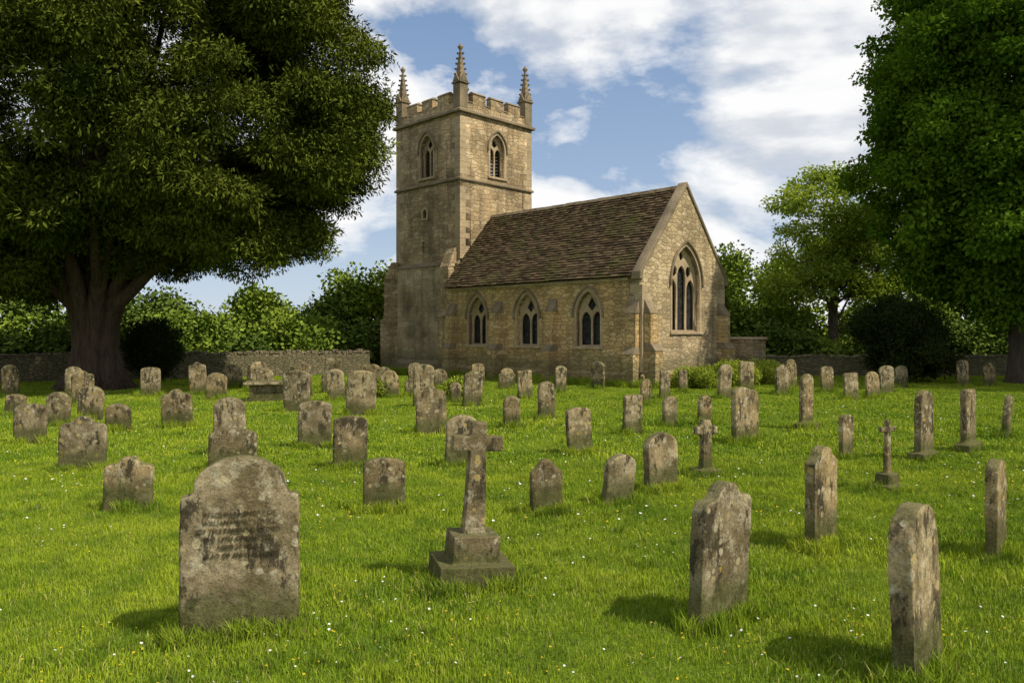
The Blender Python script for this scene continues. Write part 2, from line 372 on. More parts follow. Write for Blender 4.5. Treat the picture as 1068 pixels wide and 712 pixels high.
window('tower_south',('x-',TX0),cyT,bw['w'],bw['z0'],bw['zs'],bw['z1'],2,CH,True)
window('tower_east',('y-',TY0),cxT,bw['w'],bw['z0'],bw['zs'],bw['z1'],2,CH,True)
plate('lancet_surround',arch(cyT+.15,.5,7.69,8.05,8.36,5),[arch(cyT+.15,.30,7.77,8.05,8.23,5)],.1,('x-',TX0),-.03,M_dress,CH)
A=Acc(); A.box(TX0+.15,TX1-.15,TY0+.15,TY1-.15,TZ0+.02,TZ0+.1); A.box(TX0+.4,TX1-.4,TY0+.4,TY1-.4,9.3,9.4); A.box(TX0+.2,TX1-.2,TY0+.2,TY1-.2,12.45,12.6); A.box(TX0+.3,TX0+.34,TY0+.5,TY1-.5,5.8,8.6); A.obj('tower_floors_and_backing',M_louv,CH)  # last box: dark upright sheet behind lancet and slit, so the openings read dark
e=.12
A=Acc(); A.box(TX0-e,TX1+e,TY0+.003,TY1+e,-.3,TZ0-.12); A.obj('tower_lower_stage',M_render,CH)
A=Acc(); A.frustum((TX0-e-.05,TX1+e+.05,TY0+.004,TY1+e+.05,TZ0-.12),(TX0+.01,TX1-.01,TY0+.01,TY1-.01,TZ0+.1))
def ring(z,h,p):
    A.frustum((TX0-p,TX1+p,TY0-p,TY1+p,z),(TX0-p,TX1+p,TY0-p,TY1+p,z+h*.5)); A.frustum((TX0-p,TX1+p,TY0-p,TY1+p,z+h*.5),(TX0-.005,TX1+.005,TY0-.005,TY1+.005,z+h))
ring(TZ1,.16,.09); ring(TZ2-.1,.22,.15)
bevel(A.obj('tower_string_courses',M_dark,CH),.015)
A=Acc(); A.box(TX0-e-.12,TX1+e+.12,TY0+.01,TY1+e+.12,-.3,.5); A.frustum((TX0-e-.12,TX1+e+.12,TY0+.01,TY1+e+.12,.5),(TX0-e,TX1+e,TY0+.02,TY1+e,.7)); A.obj('tower_plinth',M_render,CH)
A=Acc(); z=TZ0+.15; k=0
while z<TZ2-.4:
    h=random.uniform(.26,.36); a,b_=(.62,.36) if k%2 else (.36,.62); g=.008
    if not (TZ1-.1-h<z<TZ1+.18):
        for (x,sx) in ((TX0,1),(TX1,-1)):
            for (y,sy) in ((TY0,1),(TY1,-1)):
                xs=sorted((x-sx*g,x+sx*a)); ys=sorted((y-sy*g,y+sy*b_)); A.box(xs[0],xs[1],ys[0],ys[1],z,z+h-.01)
    z+=h; k+=1
z=.6;k=0
while z<EV-.55:
    h=random.uniform(.24,.34); a,b_=(.55,.32) if k%2 else (.32,.55)
    A.box(-.008,a,-.008,b_,z,z+h-.01); A.box(W-a,W+.008,-.008,b_,z,z+h-.01); z+=h;k+=1
bevel(A.obj('quoins',M_dress,CH),.008)
def diag(name,x,y,ang,ztop=5.2,p=.62,w=.55):
    A=Acc(); 
    A.box(-.3,p,-w/2,w/2,-.3,ztop*.5); A.frustum((-.3,p+.03,-w/2-.02,w/2+.02,ztop*.5),(-.3,p*.7,-w/2,w/2,ztop*.5+.35))
    A.box(-.3,p*.7,-w/2+.01,w/2-.01,ztop*.5+.1,ztop-.4); A.frustum((-.3,p*.72,-w/2-.02,w/2+.02,ztop-.4),(-.3,.05,-w/2,w/2,ztop+.5))
    o=A.obj(name,M_tower,CH); o.location=(x,y,0); o.rotation_euler=(0,0,ang); return o
diag('tower_buttress_1',TX0-e,TY1+e,R(135)); diag('tower_buttress_2',TX1+e,TY1+e,R(45))
diag('tower_buttress_3',TX0-e,TY0+.5,R(180),5.6,.6,.6)
A=Acc(); C=Acc(); pt=.35
def side(x0,x1,y0,y1,horizontal):
    A.box(x0,x1,y0,y1,TZ2+.125,TZ3)
    a,b_=(x0,x1) if horizontal else (y0,y1)
    n=3; Ls=b_-a; mw=.84; gap=(Ls-n*mw)/(n+1)
    for i in range(n):
        s=a+gap+i*(mw+gap); 
        if horizontal: A.box(s,s+mw,y0+.002,y1-.002,TZ3+.002,TZ3+.47); C.frustum((s-.05,s+mw+.05,y0-.05,y1+.05,TZ3+.47),(s,s+mw,y0+.1,y1-.1,TZ3+.6))
        else: A.box(x0+.002,x1-.002,s,s+mw,TZ3+.002,TZ3+.47); C.frustum((x0-.05,x1+.05,s-.05,s+mw+.05,TZ3+.47),(x0+.1,x1-.1,s,s+mw,TZ3+.6))
    for i in range(n+1):
        s=a+i*(mw+gap); s1=s+gap
        if horizontal: C.frustum((s+.02,s1-.02,y0-.05,y1+.05,TZ3+.003),(s+.02,s1-.02,y0+.1,y1-.1,TZ3+.1))
        else: C.frustum((x0-.05,x1+.05,s+.02,s1-.02,TZ3+.003),(x0+.1,x1-.1,s+.02,s1-.02,TZ3+.1))
q=.48
side(TX0+q,TX1-q,TY0+.02,TY0+pt,True); side(TX0+q,TX1-q,TY1-pt,TY1-.02,True)
side(TX0+.02,TX0+pt,TY0+q,TY1-q,False); side(TX1-pt,TX1-.02,TY0+q,TY1-q,False)
A.obj('tower_parapet',M_tower,CH); bevel(C.obj('tower_parapet_coping',M_dark,CH),.015)
A=Acc()
for (x,y) in ((TX0+.24,TY0+.24),(TX1-.24,TY0+.24),(TX0+.24,TY1-.24),(TX1-.24,TY1-.24)):
    h=.255
    A.box(x-h,x+h,y-h,y+h,TZ2+.12,14.0)
    A.frustum((x-h-.06,x+h+.06,y-h-.06,y+h+.06,14.0),(x-h-.06,x+h+.06,y-h-.06,y+h+.06,14.08))
    for dx,dy in ((1,0),(-1,0),(0,1),(0,-1)):
        cx_,cy_=x+dx*(h-.02),y+dy*(h-.02); tx,ty=-dy,dx
        v=[(cx_-tx*.22,cy_-ty*.22,14.08),(cx_+tx*.22,cy_+ty*.22,14.08),(cx_,cy_,14.5),(cx_+dx*.09-tx*.22,cy_+dy*.09-ty*.22,14.08),(cx_+dx*.09+tx*.22,cy_+dy*.09+ty*.22,14.08),(cx_+dx*.09,cy_+dy*.09,14.5)]
        A.add(v,[(0,1,2),(3,5,4),(0,3,4,1),(1,4,5,2),(2,5,3,0)])
    A.frustum((x-.2,x+.2,y-.2,y+.2,14.081),(x-.035,x+.035,y-.035,y+.035,15.7))
    for k in range(5):
        z=14.45+k*.25; r_=.2-.165*(z-14.08)/1.62+.03
        for dx,dy in ((1,1),(-1,1),(1,-1),(-1,-1)):
            s=.055; px,py=x+dx*r_,y+dy*r_; A.frustum((px-s*.6,px+s*.6,py-s*.6,py+s*.6,z-.03),(px-s,px+s,py-s,py+s,z+.06))
    A.frustum((x-.04,x+.04,y-.04,y+.04,15.6),(x-.11,x+.11,y-.11,y+.11,15.78)); A.frustum((x-.11,x+.11,y-.11,y+.11,15.78),(x-.02,x+.02,y-.02,y+.02,15.95))
bevel(A.obj('tower_pinnacles',M_dark,CH),.012,1)

OB=empty('stone_outbuilding',(10.5,34.4,0),R(45))
A=Acc(); A.box(-.65,.65,-.6,.6,-.2,1.75); A.obj('walls',M_gable,OB); A=Acc(); A.frustum((-.73,.73,-.68,.68,1.75),(-.70,.70,-.65,.65,1.85)); bevel(A.obj('roof_slab',M_dress,OB))

# ------------------------------------------------------------ ground
def gz(x,y):
    return .07*mnoise.noise(Vector((x*.28,y*.28,0)))+.03*mnoise.noise(Vector((x*.9,y*.9,3)))
xs=np.unique(np.concatenate([np.linspace(-400,-40,19),np.arange(-40,40.1,.5),np.linspace(40,400,19)]))
ys=np.unique(np.concatenate([np.linspace(-100,0,11),np.arange(0,50.1,.5),np.linspace(50,600,23)]))
verts=[]; 
for y in ys:
    for x in xs:
        k=1 if (abs(x)<39 and 0<y<49) else 0
        verts.append((x,y,gz(x,y)*k))
nx_=len(xs); faces=[(j*nx_+i,j*nx_+i+1,(j+1)*nx_+i+1,(j+1)*nx_+i) for j in range(len(ys)-1) for i in range(nx_-1)]
m,t,b=newmat('lawn'); g=t.new('ShaderNodeNewGeometry')
n1=t.noise(g.outputs['Position'],.35,5,.6); n2=t.noise(g.outputs['Position'],9,6,.7); n3=t.noise(g.outputs['Position'],45,3,.7)
col=t.mix(t.ramp(n1,[(.3,0.0),(.7,1.0)]),(.09,.16,.012),(.19,.25,.02))
col=t.mix(t.ramp(n2,[(.35,.5),(.65,0.0)]),col,(.055,.095,.012)); col=t.mix(1.0,col,t.ramp(n3,[(.3,.5),(.7,1.3)]),'MULTIPLY')
t.link(col,b.inputs['Base Color']); b.inputs['Roughness'].default_value=1; b.inputs['Specular IOR Level'].default_value=.05
t.link(t.bump(t.math('ADD',n2,n3),.8,.05),b.inputs['Normal'])
mesh_obj('ground',verts,faces,m,smooth=True)

# ------------------------------------------------------------ instancing
def scatter(name,pts,sources,parent=None):
    arr=np.array(pts,'f'); me=bpy.data.meshes.new(name); me.vertices.add(len(arr)); me.vertices.foreach_set('co',arr[:,:3].ravel())
    a=me.attributes.new('rot','FLOAT_VECTOR','POINT'); a.data.foreach_set('vector',arr[:,3:6].ravel())
    a=me.attributes.new('scl','FLOAT','POINT'); a.data.foreach_set('value',arr[:,6].copy())
    a=me.attributes.new('idx','INT','POINT'); a.data.foreach_set('value',arr[:,7].astype('i'))
    ob=bpy.data.objects.new(name,me); link(ob,parent)
    coll=bpy.data.collections.new(name+'_source')
    for s in sources: coll.objects.link(s)
    ng=bpy.data.node_groups.new(name+'_instances','GeometryNodeTree'); ng.interface.new_socket('Geometry',in_out='INPUT',socket_type='NodeSocketGeometry'); ng.interface.new_socket('Geometry',in_out='OUTPUT',socket_type='NodeSocketGeometry')
    N=ng.nodes; gi=N.new('NodeGroupInput'); go=N.new('NodeGroupOutput'); ip=N.new('GeometryNodeInstanceOnPoints'); ci=N.new('GeometryNodeCollectionInfo')
    ci.inputs['Collection'].default_value=coll; ci.inputs['Separate Children'].default_value=True; ci.inputs['Reset Children'].default_value=True
    def na(nm,ty):
        q=N.new('GeometryNodeInputNamedAttribute'); q.data_type=ty; q.inputs[0].default_value=nm
        return [o for o in q.outputs if o.enabled and o.name=='Attribute'][0]
    Lk=ng.links; Lk.new(gi.outputs[0],ip.inputs['Points']); Lk.new(ci.outputs[0],ip.inputs['Instance']); ip.inputs['Pick Instance'].default_value=True
    Lk.new(na('idx','INT'),ip.inputs['Instance Index']); Lk.new(na('rot','FLOAT_VECTOR'),ip.inputs['Rotation']); Lk.new(na('scl','FLOAT'),ip.inputs['Scale'])
    Lk.new(ip.outputs[0],go.inputs[0]); mo=ob.modifiers.new('instances','NODES'); mo.node_group=ng
    return ob
def np_mesh(name,co,nper,mat,tint):
    n,k,_=co.shape; me=bpy.data.meshes.new(name); me.vertices.add(n*k); me.vertices.foreach_set('co',co.astype('f').ravel())
    me.loops.add(n*k); me.loops.foreach_set('vertex_index',np.arange(n*k,dtype='i')); me.polygons.add(n)
    me.polygons.foreach_set('loop_start',np.arange(0,n*k,k,dtype='i')); me.update(calc_edges=True); me.validate()
    a=me.attributes.new('tint','FLOAT','POINT'); a.data.foreach_set('value',np.repeat(tint,k).astype('f'))
    me.materials.append(mat); return bpy.data.objects.new(name,me)
def grass_patch(name,n,rad,h0,h1,w,mat,lean=.6,power=.5):
    r_=rad*rng.random(n)**power; th=rng.random(n)*2*np.pi; x=r_*np.cos(th); y=r_*np.sin(th)
    h=rng.uniform(h0,h1,n); a=rng.random(n)*2*np.pi; l=rng.random(n)*lean*h; b_=rng.random(n)*2*np.pi
    wx=np.cos(a)*w*rng.uniform(.6,1.3,n)/2; wy=np.sin(a)*w*rng.uniform(.6,1.3,n)/2; lx=np.cos(b_)*l; ly=np.sin(b_)*l
    z0=-.02*np.ones(n)
    P=lambda fx,fy,fz: np.stack([fx,fy,fz],1)
    p0=P(x-wx,y-wy,z0);p1=P(x+wx,y+wy,z0);p2=P(x+lx*.35+wx*.8,y+ly*.35+wy*.8,h*.6);p3=P(x+lx*.35-wx*.8,y+ly*.35-wy*.8,h*.6)
    t1=P(x+lx+wx*.12,y+ly+wy*.12,h);t0=P(x+lx-wx*.12,y+ly-wy*.12,h)
    q1=np.stack([p0,p1,p2,p3],1); q2=np.stack([p3,p2,t1,t0],1); ti=rng.random(n)
    return np_mesh(name,np.concatenate([q1,q2]),4,mat,np.concatenate([ti,ti]))
def mat_grass():
    m,t,b=newmat('grass_blades'); g=t.new('ShaderNodeNewGeometry'); at=t.new('ShaderNodeAttribute',attribute_name='tint')
    n=t.noise(g.outputs['Position'],.45,3,.6); n2=t.noise(g.outputs['Position'],1.7,4,.65)
    f=t.math('ADD',t.math('MULTIPLY',at.outputs['Fac'],.4),t.math('MULTIPLY',t.math('SUBTRACT',n,.36),1.8),clamp=True)
    col=t.mix(f,(.13,.225,.014),(.38,.44,.033)); col=t.mix(t.ramp(n2,[(.46,0.0),(.64,.7)]),col,(.085,.16,.016))
    col=t.mix(t.ramp(at.outputs['Fac'],[(.92,0.0),(.95,.8)]),col,(.44,.39,.14))
    df=t.new('ShaderNodeBsdfDiffuse'); t.link(col,df.inputs[0]); t.n.remove(b)
    t.link(df.outputs[0],t.n['Material Output'].inputs[0]); return m
M_grass=mat_grass()
src=[grass_patch('grass_fine_%d'%i,1700,.5,.015,.055,.005,M_grass,.9) for i in range(3)]+[grass_patch('grass_wide_%d'%i,1100,.95,.02,.05,.014,M_grass,.9) for i in range(3)]
pts=[]
y=2.8
while y<12:
    x=-(.72*y+1.2)
    while x<.72*y+1.2:
        px,py=x+random.uniform(-.15,.15),y+random.uniform(-.15,.15); s_=.92+.8*mnoise.noise(Vector((px*.8,py*.8,11)))+random.uniform(-.1,.15)
        pts.append((px,py,gz(px,py),0,0,random.uniform(0,6.28),max(.78,s_),random.randrange(3))); x+=.52
    y+=.52
while y<38:
    x=-(.72*y+3)
    while x<.72*y+3:
        px,py=x+random.uniform(-.3,.3),y+random.uniform(-.3,.3)
        u_=(px-4.77)*.7071+(py-28.1)*.7071; v_=-(px-4.77)*.7071+(py-28.1)*.7071
        if not (-.0<u_<5.9 and .0<v_<16.2): pts.append((px,py,gz(px,py),0,0,random.uniform(0,6.28),random.uniform(.85,1.3),3+random.randrange(3)))
        x+=1.15
    y+=1.15
scatter('grass',pts,src)

# ------------------------------------------------------------ gravestones
for nm,sc_ in (('erode',.25),('pit',.05)):
    tx=bpy.data.textures.new(nm,'CLOUDS'); tx.noise_scale=sc_; tx.noise_depth=3
def erode(ob,vox,amt=1.0):
    mo=ob.modifiers.new('remesh','REMESH'); mo.mode='VOXEL'; mo.voxel_size=vox; mo.use_smooth_shade=True
    sm=ob.modifiers.new('smooth','SMOOTH'); sm.factor=.5; sm.iterations=1
    for nm,st in (('erode',.024*amt),('pit',.010*amt)):
        d=ob.modifiers.new(nm,'DISPLACE'); d.texture=bpy.data.textures[nm]; d.texture_coords='GLOBAL'; d.strength=st; d.mid_level=.5
def arc(cx,cz,r_,a0,a1,n): return [(cx+r_*math.cos(R(a0+(a1-a0)*i/n)),cz+r_*math.sin(R(a0+(a1-a0)*i/n))) for i in range(n+1)]
def outline(kind,w,h):
    a=w/2; base=[(-a,-.3),(a,-.3)]
    if kind=='round':
        r_=min(a*.95,h*.4); k=r_*.75; return base+[(a,h-k)]+[(a*math.cos(q),h-k+k*math.sin(q)) for q in [math.pi*i/14 for i in range(1,14)]]+[(-a,h-k)]
    if kind=='seg':
        k=.09*w/.5; return base+[(a,h-k)]+[(a*math.cos(q),h-k+k*math.sin(q)) for q in [math.pi*i/12 for i in range(1,12)]]+[(-a,h-k)]
    if kind=='shoulder':
        s=a*.78; k=s*.72; zb=h-k; return base+[(a,zb-.10),(a*.985,zb-.05),(a*.93,zb-.035),(s*1.04,zb-.04),(s,zb-.005)]+[(s*math.cos(q),zb+k*math.sin(q)) for q in [math.pi*i/16 for i in range(1,16)]]+[(-s,zb-.005),(-s*1.04,zb-.04),(-a*.93,zb-.035),(-a*.985,zb-.05),(-a,zb-.10)]
    if kind=='gothic': 
        return base+[p for p in arch(0,w,0,h-a*.95,h,9)[2:]]
    if kind=='lobed':
        zb=h-a*.62; return base+[(a,zb-.05)]+arc(a*.70,zb,a*.30,-10,110,6)+arc(0,zb+a*.12,a*.50,25,155,10)+arc(-a*.70,zb,a*.30,70,190,6)+[(-a,zb-.05)]
    if kind=='ogee':
        zb=h-.15; return base+[(a,zb),(a*.85,zb+.02),(a*.6,zb+.05),(a*.35,zb+.12),(a*.12,h-.01),(-a*.12,h-.01),(-a*.35,zb+.12),(-a*.6,zb+.05),(-a*.85,zb+.02),(-a,zb)]
    if kind=='peak': return base+[(a,h-.12),(a*.4,h-.02),(0,h),(-a*.4,h-.02),(-a,h-.12)]
    return base+[(a,h-.03),(a-.03,h),(-a+.03,h),(-a,h-.03)]
def place(ob,x,y,yaw,lx,ly):
    ob.location=(x,y,gz(x,y)); ob.rotation_euler=(R(lx),R(ly),R(yaw))
bases=[]
def stone(x,y,w,h,kind,yaw=0,th=None,lx=None,ly=None,base=False,name='headstone'):
    th=th or random.uniform(.08,.12)
    me=plate_mesh(outline(kind,w,h),[],th); n=len(me.vertices); co=np.zeros(n*3,'f'); me.vertices.foreach_get('co',co); co=co.reshape(-1,3)
    me.vertices.foreach_set('co',np.stack([co[:,0],co[:,2],co[:,1]],1).ravel())
    bm=bmesh.new(); bm.from_mesh(me); bmesh.ops.remove_doubles(bm,verts=bm.verts,dist=.0005)
    if base:
        r_=bmesh.ops.create_cube(bm,size=1); 
        for v in r_['verts']: v.co=Vector((v.co.x*(w+.16),v.co.y*(th+.16),v.co.z*.4-.06))
    bmesh.ops.recalc_face_normals(bm,faces=bm.faces); bm.to_mesh(me); bm.free()
    me.materials.clear(); me.materials.append(M_grave); me.name=name; ob=bpy.data.objects.new(name,me); link(ob)
    place(ob,x,y,yaw,random.uniform(-5,5) if lx is None else lx,random.uniform(-4,4) if ly is None else ly)
    erode(ob,.012 if y<7.5 else (.018 if y<13 else .03),1.0 if y<13 else .8); bases.append((x,y,w,yaw,th)); return ob
hs1=stone(-1.78,5.03,.74,1.18,'shoulder',12,.11,-1,0)
stone(1.40,5.22,.60,.96,'lobed',44,.11,2,1)
stone(2.36,4.45,.58,.98,'round',48,.12,-2,0)
stone(2.90,7.2,.48,.96,'ogee',44,.10,0,1)
stone(4.32,6.85,.40,.87,'round',48,.10,0,1)
stone(1.89,9.7,.50,.74,'round',32,.11,0,-2)
stone(1.22,8.95,.44,.60,'round',35,.09,5,4)
stone(.38,8.45,.36,.62,'ogee',18,.09,0,-1)
stone(-1.44,8.65,.47,.62,'seg',14,.1,-3,0)
stone(-.77,11.6,.50,.80,'round',14,.1,0,2)
stone(-4.33,8.65,.52,.62,'lobed',8,.1,-2,1)
stone(-6.16,11.0,.62,.80,'lobed',10,.11,0,1)
stone(-8.8,14.0,.58,.74,'seg',4)
stone(-4.0,11.0,.66,.64,'seg',12,.11,0,0); stone(-4.6,12.5,.5,.95,'round',14,.1,0,0)
stone(-7.06,16.2,.62,.82,'lobed',10); stone(-7.96,15.5,.5,.6,'round',5); stone(-9.8,17.8,.56,.8,'round',5); stone(-9.76,16.5,.48,.76,'round',10)
stone(-12.2,18.8,.5,.56,'seg',0); stone(-3.45,13.4,.57,.83,'seg',14,.12,0,1); stone(-2.40,11.35,.50,.78,'seg',20,.11,0,1)
stone(-1.62,15.4,.62,.98,'lobed',16); stone(-5.46,19.5,.66,1.08,'seg',10); stone(-3.72,18.8,.72,1.12,'seg',12)
stone(-5.15,22.5,.5,.95,'round',15); stone(-3.8,23.9,.58,.87,'shoulder',12); stone(-2.44,21,.56,1.18,'seg',15); stone(-3.25,24.5,.35,.55,'round',12)
stone(-1.1,21,.54,.98,'peak',22); stone(-1.65,22.3,.35,.6,'round',22); stone(.0,16.5,.38,.72,'gothic',20); stone(.42,24,.5,.9,'flat',25)
stone(.80,17.8,.42,.89,'round',25); stone(1.6,25.8,.45,.9,'round',30); stone(1.14,12.8,.46,.78,'seg',25); stone(2.38,15.2,.44,.78,'flat',30)
stone(3.05,27.3,.55,.98,'round',-42); stone(3.4,16.5,.38,.66,'round',30); stone(4.2,16.8,.36,.67,'gothic',30)
stone(4.18,14.0,.46,1.06,'seg',38,.12,0,-1); stone(4.42,14.25,.42,1.0,'round',45,.13,0,1); stone(6.6,23.9,.55,1.1,'round',35); stone(6.25,16.3,.44,1.18,'gothic',38,.11,0,1,True)
stone(5.4,12.4,.36,.73,'seg',40); stone(6.6,12.3,.48,1.12,'round',40,.11,0,1,True); stone(7.85,13.2,.50,1.06,'flat',42,.11,0,0,True); stone(9.45,14.7,.34,.83,'round',50)
stone(4.75,23.9,.42,.9,'flat',35); stone(5.8,26,.4,.8,'round',35); stone(3.7,21.3,.4,.75,'gothic',35)
kinds=['round','seg','lobed','shoulder','gothic','round','flat']
for (x,y) in [(-11.4,24.2),(-10.2,25),(-10.3,28.4),(-9.3,27.6),(-8.7,26.4),(-8.2,29.3),(-7.7,27.2),(-6.7,28.6),(-6.2,26.2),(-5.6,29.4),(-5.0,27.4),(-12.6,27),(-3.6,28.7),(-11.6,20.8),(-9.0,23.3),(-7.9,24.6),(-6.6,24.2),(-4.4,26.5),(-2.6,27.6),(-1.3,29.6),(-.2,27.6),
    (10.2,28),(10.7,26.0),(10.4,23.5),(11.3,24),(12.7,26),(14.2,28),(16.6,28.2),(18.2,29.2),(8.3,27.2),(8.9,25.3),(-13.4,23.4),(-16,24.5),(-17.5,22)]:
    stone(x,y,random.uniform(.5,.68) if x>3 else random.uniform(.42,.62),random.uniform(.72,1.12),random.choice(kinds),random.uniform(5,25) if x<3 else random.uniform(15,35))
lines=["IN LOVING MEMORY OF","WILLIAM HENRY LOVELL","OF THIS PARISH WHO DIED","THE 14TH OF JUNE 1871","AGED 63 YEARS","ALSO OF ANN HIS WIFE"]
mt,t,b=newmat('worn_inscription'); tc=t.new('ShaderNodeTexCoord'); n=t.noise(tc.outputs['Object'],16,5,.75)
b.inputs['Base Color'].default_value=(.085,.066,.036,1); b.inputs['Roughness'].default_value=1; tr=t.new('ShaderNodeBsdfTransparent'); mx=t.new('ShaderNodeMixShader'); t.link(t.ramp(n,[(.38,.8),(.62,.2)]),mx.inputs[0]); t.link(b.outputs[0],mx.inputs[1]); t.link(tr.outputs[0],mx.inputs[2]); t.link(mx.outputs[0],t.n['Material Output'].inputs[0])
t.link(t.ramp(n,[(.38,.25),(.62,.8)]),mx.inputs[0])
cu=bpy.data.curves.new('inscription','FONT'); cu.body="\n".join(lines); cu.size=.041; cu.align_x='CENTER'; cu.space_line=1.3; cu.extrude=.006; cu.materials.append(mt)
tx=bpy.data.objects.new('inscription',cu); link(tx,hs1); tx.location=(0,-.057,.80); tx.rotation_euler=(R(90),0,0)

def cross(x,y,H,arm,sw,blocks,yaw,lean,name='stone_cross',celtic=False):
    A=Acc(); zb=blocks[-1][2]
    for hw,z0,z1 in blocks: A.frustum((-hw,hw,-hw*.85,hw*.85,z0),(-hw*.97,hw*.97,-hw*.82,hw*.82,z1))
    th=sw*.38; az=H-arm*.85
    A.frustum((-sw*.56,sw*.56,-th*1.1,th*1.1,zb-.03),(-sw*.40,sw*.40,-th*.88,th*.88,az+.0)); A.box(-sw*.40,sw*.40,-th*.86,th*.86,az-.02,H)
    A.box(-arm,arm,-th*.83,th*.83,az-sw*.38,az+sw*.38)
    if celtic:
        n=24; r0,r1=arm*.45,arm*.72
        for k in range(n):
            a0,a1=2*math.pi*k/n,2*math.pi*(k+1)/n; v=[]
            for yy in (-th*.6,th*.6):
                for r_,q in ((r0,a0),(r1,a0),(r1,a1),(r0,a1)): v.append((r_*math.cos(q),yy,az+r_*math.sin(q)))
            A.add(v,BOXF)
    o=A.obj(name,M_grave); 
    bm=bmesh.new(); bm.from_mesh(o.data); bmesh.ops.recalc_face_normals(bm,faces=bm.faces); bm.to_mesh(o.data); bm.free()
    place(o,x,y,yaw,0,lean); erode(o,.009 if y<7 else .013,.5); bases.append((x,y,blocks[0][0]*2,yaw,blocks[0][0]*1.6)); return o
cross(-.33,6.05,1.28,.20,.155,[(.30,-.2,.20),(.19,.19,.41)],16,3)
cross(2.70,10.7,.80,.17,.15,[(.17,-.2,.12)],20,0,celtic=True)
cross(4.77,9.75,.92,.15,.085,[(.19,-.2,.10),(.12,.08,.24)],30,0)
CT=empty('chest_tomb',(-7.1,22.8,0),R(12))
A=Acc(); A.box(-.75,.75,-.4,.4,-.1,.1); A.box(-.62,.62,-.3,.3,.102,.5)
for sx in (-.62,.54): 
    for sy in (-.33,.25): A.box(sx-.01,sx+.09,sy,sy+.08,.101,.501)
A.obj('chest',M_grave,CT); A=Acc(); A.box(-.8,.8,-.45,.45,.503,.6); bevel(A.obj('slab',M_grave,CT),.03)

src=[grass_patch('tuft_%d'%i,110,.09,.05,.17,.006,M_grass,.8,.6) for i in range(4)]
pts=[]
for (x,y,w,yaw,th) in bases:
    c,s=math.cos(R(yaw)),math.sin(R(yaw)); n=int(34*w/.5) if y<14 else 10
    for k in range(n):
        if random.random()<.8: lx,ly=random.uniform(-w/2-.05,w/2+.05),random.choice((-1,1))*(th/2+random.uniform(.01,.07))
        else: lx,ly=random.choice((-1,1))*(w/2+random.uniform(.01,.07)),random.uniform(-th/2,th/2)
        px,py=x+c*lx-s*ly,y+s*lx+c*ly; pts.append((px,py,gz(px,py),0,0,random.uniform(0,6.28),random.uniform(.5,1.1)*(1 if y<14 else 1.4),random.randrange(4)))
for k in range(1300):
    y=3.4+24*random.random()**1.3; x=random.uniform(-.7,.7)*y
    if mnoise.noise(Vector((x*.5,y*.5,21)))<0: continue
    pts.append((x,y,gz(x,y),0,0,random.uniform(0,6.28),random.uniform(.3,.8),random.randrange(4)))
for k in range(420):
    v_=random.uniform(-.3,16); 
    if random.random()<.65: u_=-.15-random.random()*.3
    else: u_=random.uniform(0,6); v_=-.15-random.random()*.3
    px,py=4.77+.7071*(u_-v_),28.1+.7071*(u_+v_); pts.append((px,py,0,0,0,random.uniform(0,6.28),random.uniform(1.2,2.6),random.randrange(4)))
scatter('long_grass_tufts',pts,src)

def flower(name,col,r_,n):
    A=Acc(); m_=mat_plain(name+'_petal',col,.6)
    for k in range(n):
        a=2*math.pi*k/n; d=.28; A.add([(0,0,.001),(r_*math.cos(a-d),r_*math.sin(a-d),.003),(r_*1.1*math.cos(a),r_*1.1*math.sin(a),.002),(r_*math.cos(a+d),r_*math.sin(a+d),.003)],[(0,1,2,3)])
    return A.obj(name,m_,None,False,False)
fl=[flower('daisy_flower',(.75,.75,.7),.0075,10),flower('buttercup_flower',(.75,.55,.02),.007,6)]
pts=[]
for k in range(8500):
    y=3.2+22*random.random()**1.0; x=random.uniform(-.72,.72)*y
    if mnoise.noise(Vector((x*.55,y*.55,7)))<.0+random.uniform(-.2,.2): continue
    pts.append((x,y,gz(x,y)+random.uniform(.035,.06),random.uniform(-.5,.5),random.uniform(-.5,.5),random.uniform(0,6.28),random.uniform(.6,1.2)*(1 if y<8 else 1.6),0 if random.random()<.72 else 1))
scatter('wild_flowers',pts,fl)

def stone_wall(path,h,name='dry_stone_wall'):
    A=Acc(); E=empty(name,(0,0,0)); tp=Acc()
    for (x0,y0),(x1,y1) in zip(path[:-1],path[1:]):
        Ls=math.hypot(x1-x0,y1-y0); dx,dy=(x1-x0)/Ls,(y1-y0)/Ls; nx2,ny2=-dy,dx; n=int(Ls/.5)
        for i in range(n):
            s0,s1=Ls*i/n,Ls*(i+1)/n; z=h+.06*mnoise.noise(Vector((x0+dx*s0,y0+dy*s0,1)))
            v=[]
            for zz,tw in ((-.2,.3),(z,.2)):
                for s,o in ((s0,-tw),(s1,-tw),(s1,tw),(s0,tw)): v.append((x0+dx*s+nx2*o,y0+dy*s+ny2*o,zz))
            A.add(v,BOXF)
        s=0
        while s<Ls:
            wd=random.uniform(.1,.26); hh=random.uniform(.10,.2); tw=random.uniform(.18,.26); z=h+.06*mnoise.noise(Vector((x0+dx*s,y0+dy*s,1)))-.02; v=[]; tl=random.uniform(-.03,.05)
            for zz,k in ((z,0),(z+hh,tl)):
                for ss,o in ((s,-tw),(s+wd-.015,-tw),(s+wd-.015,tw),(s,tw)): v.append((x0+dx*(ss+k)+nx2*o,y0+dy*(ss+k)+ny2*o,zz))
            tp.add(v,BOXF); s+=wd
    A.obj('wall_body',M_wall,E); bevel(tp.obj('coping_stones',M_wall,E),.03)
stone_wall([(-48,27),(-21,31.5),(-7.2,38.5)],1.05)
stone_wall([(11.2,36.3),(24,36.5),(52,34)],.85)

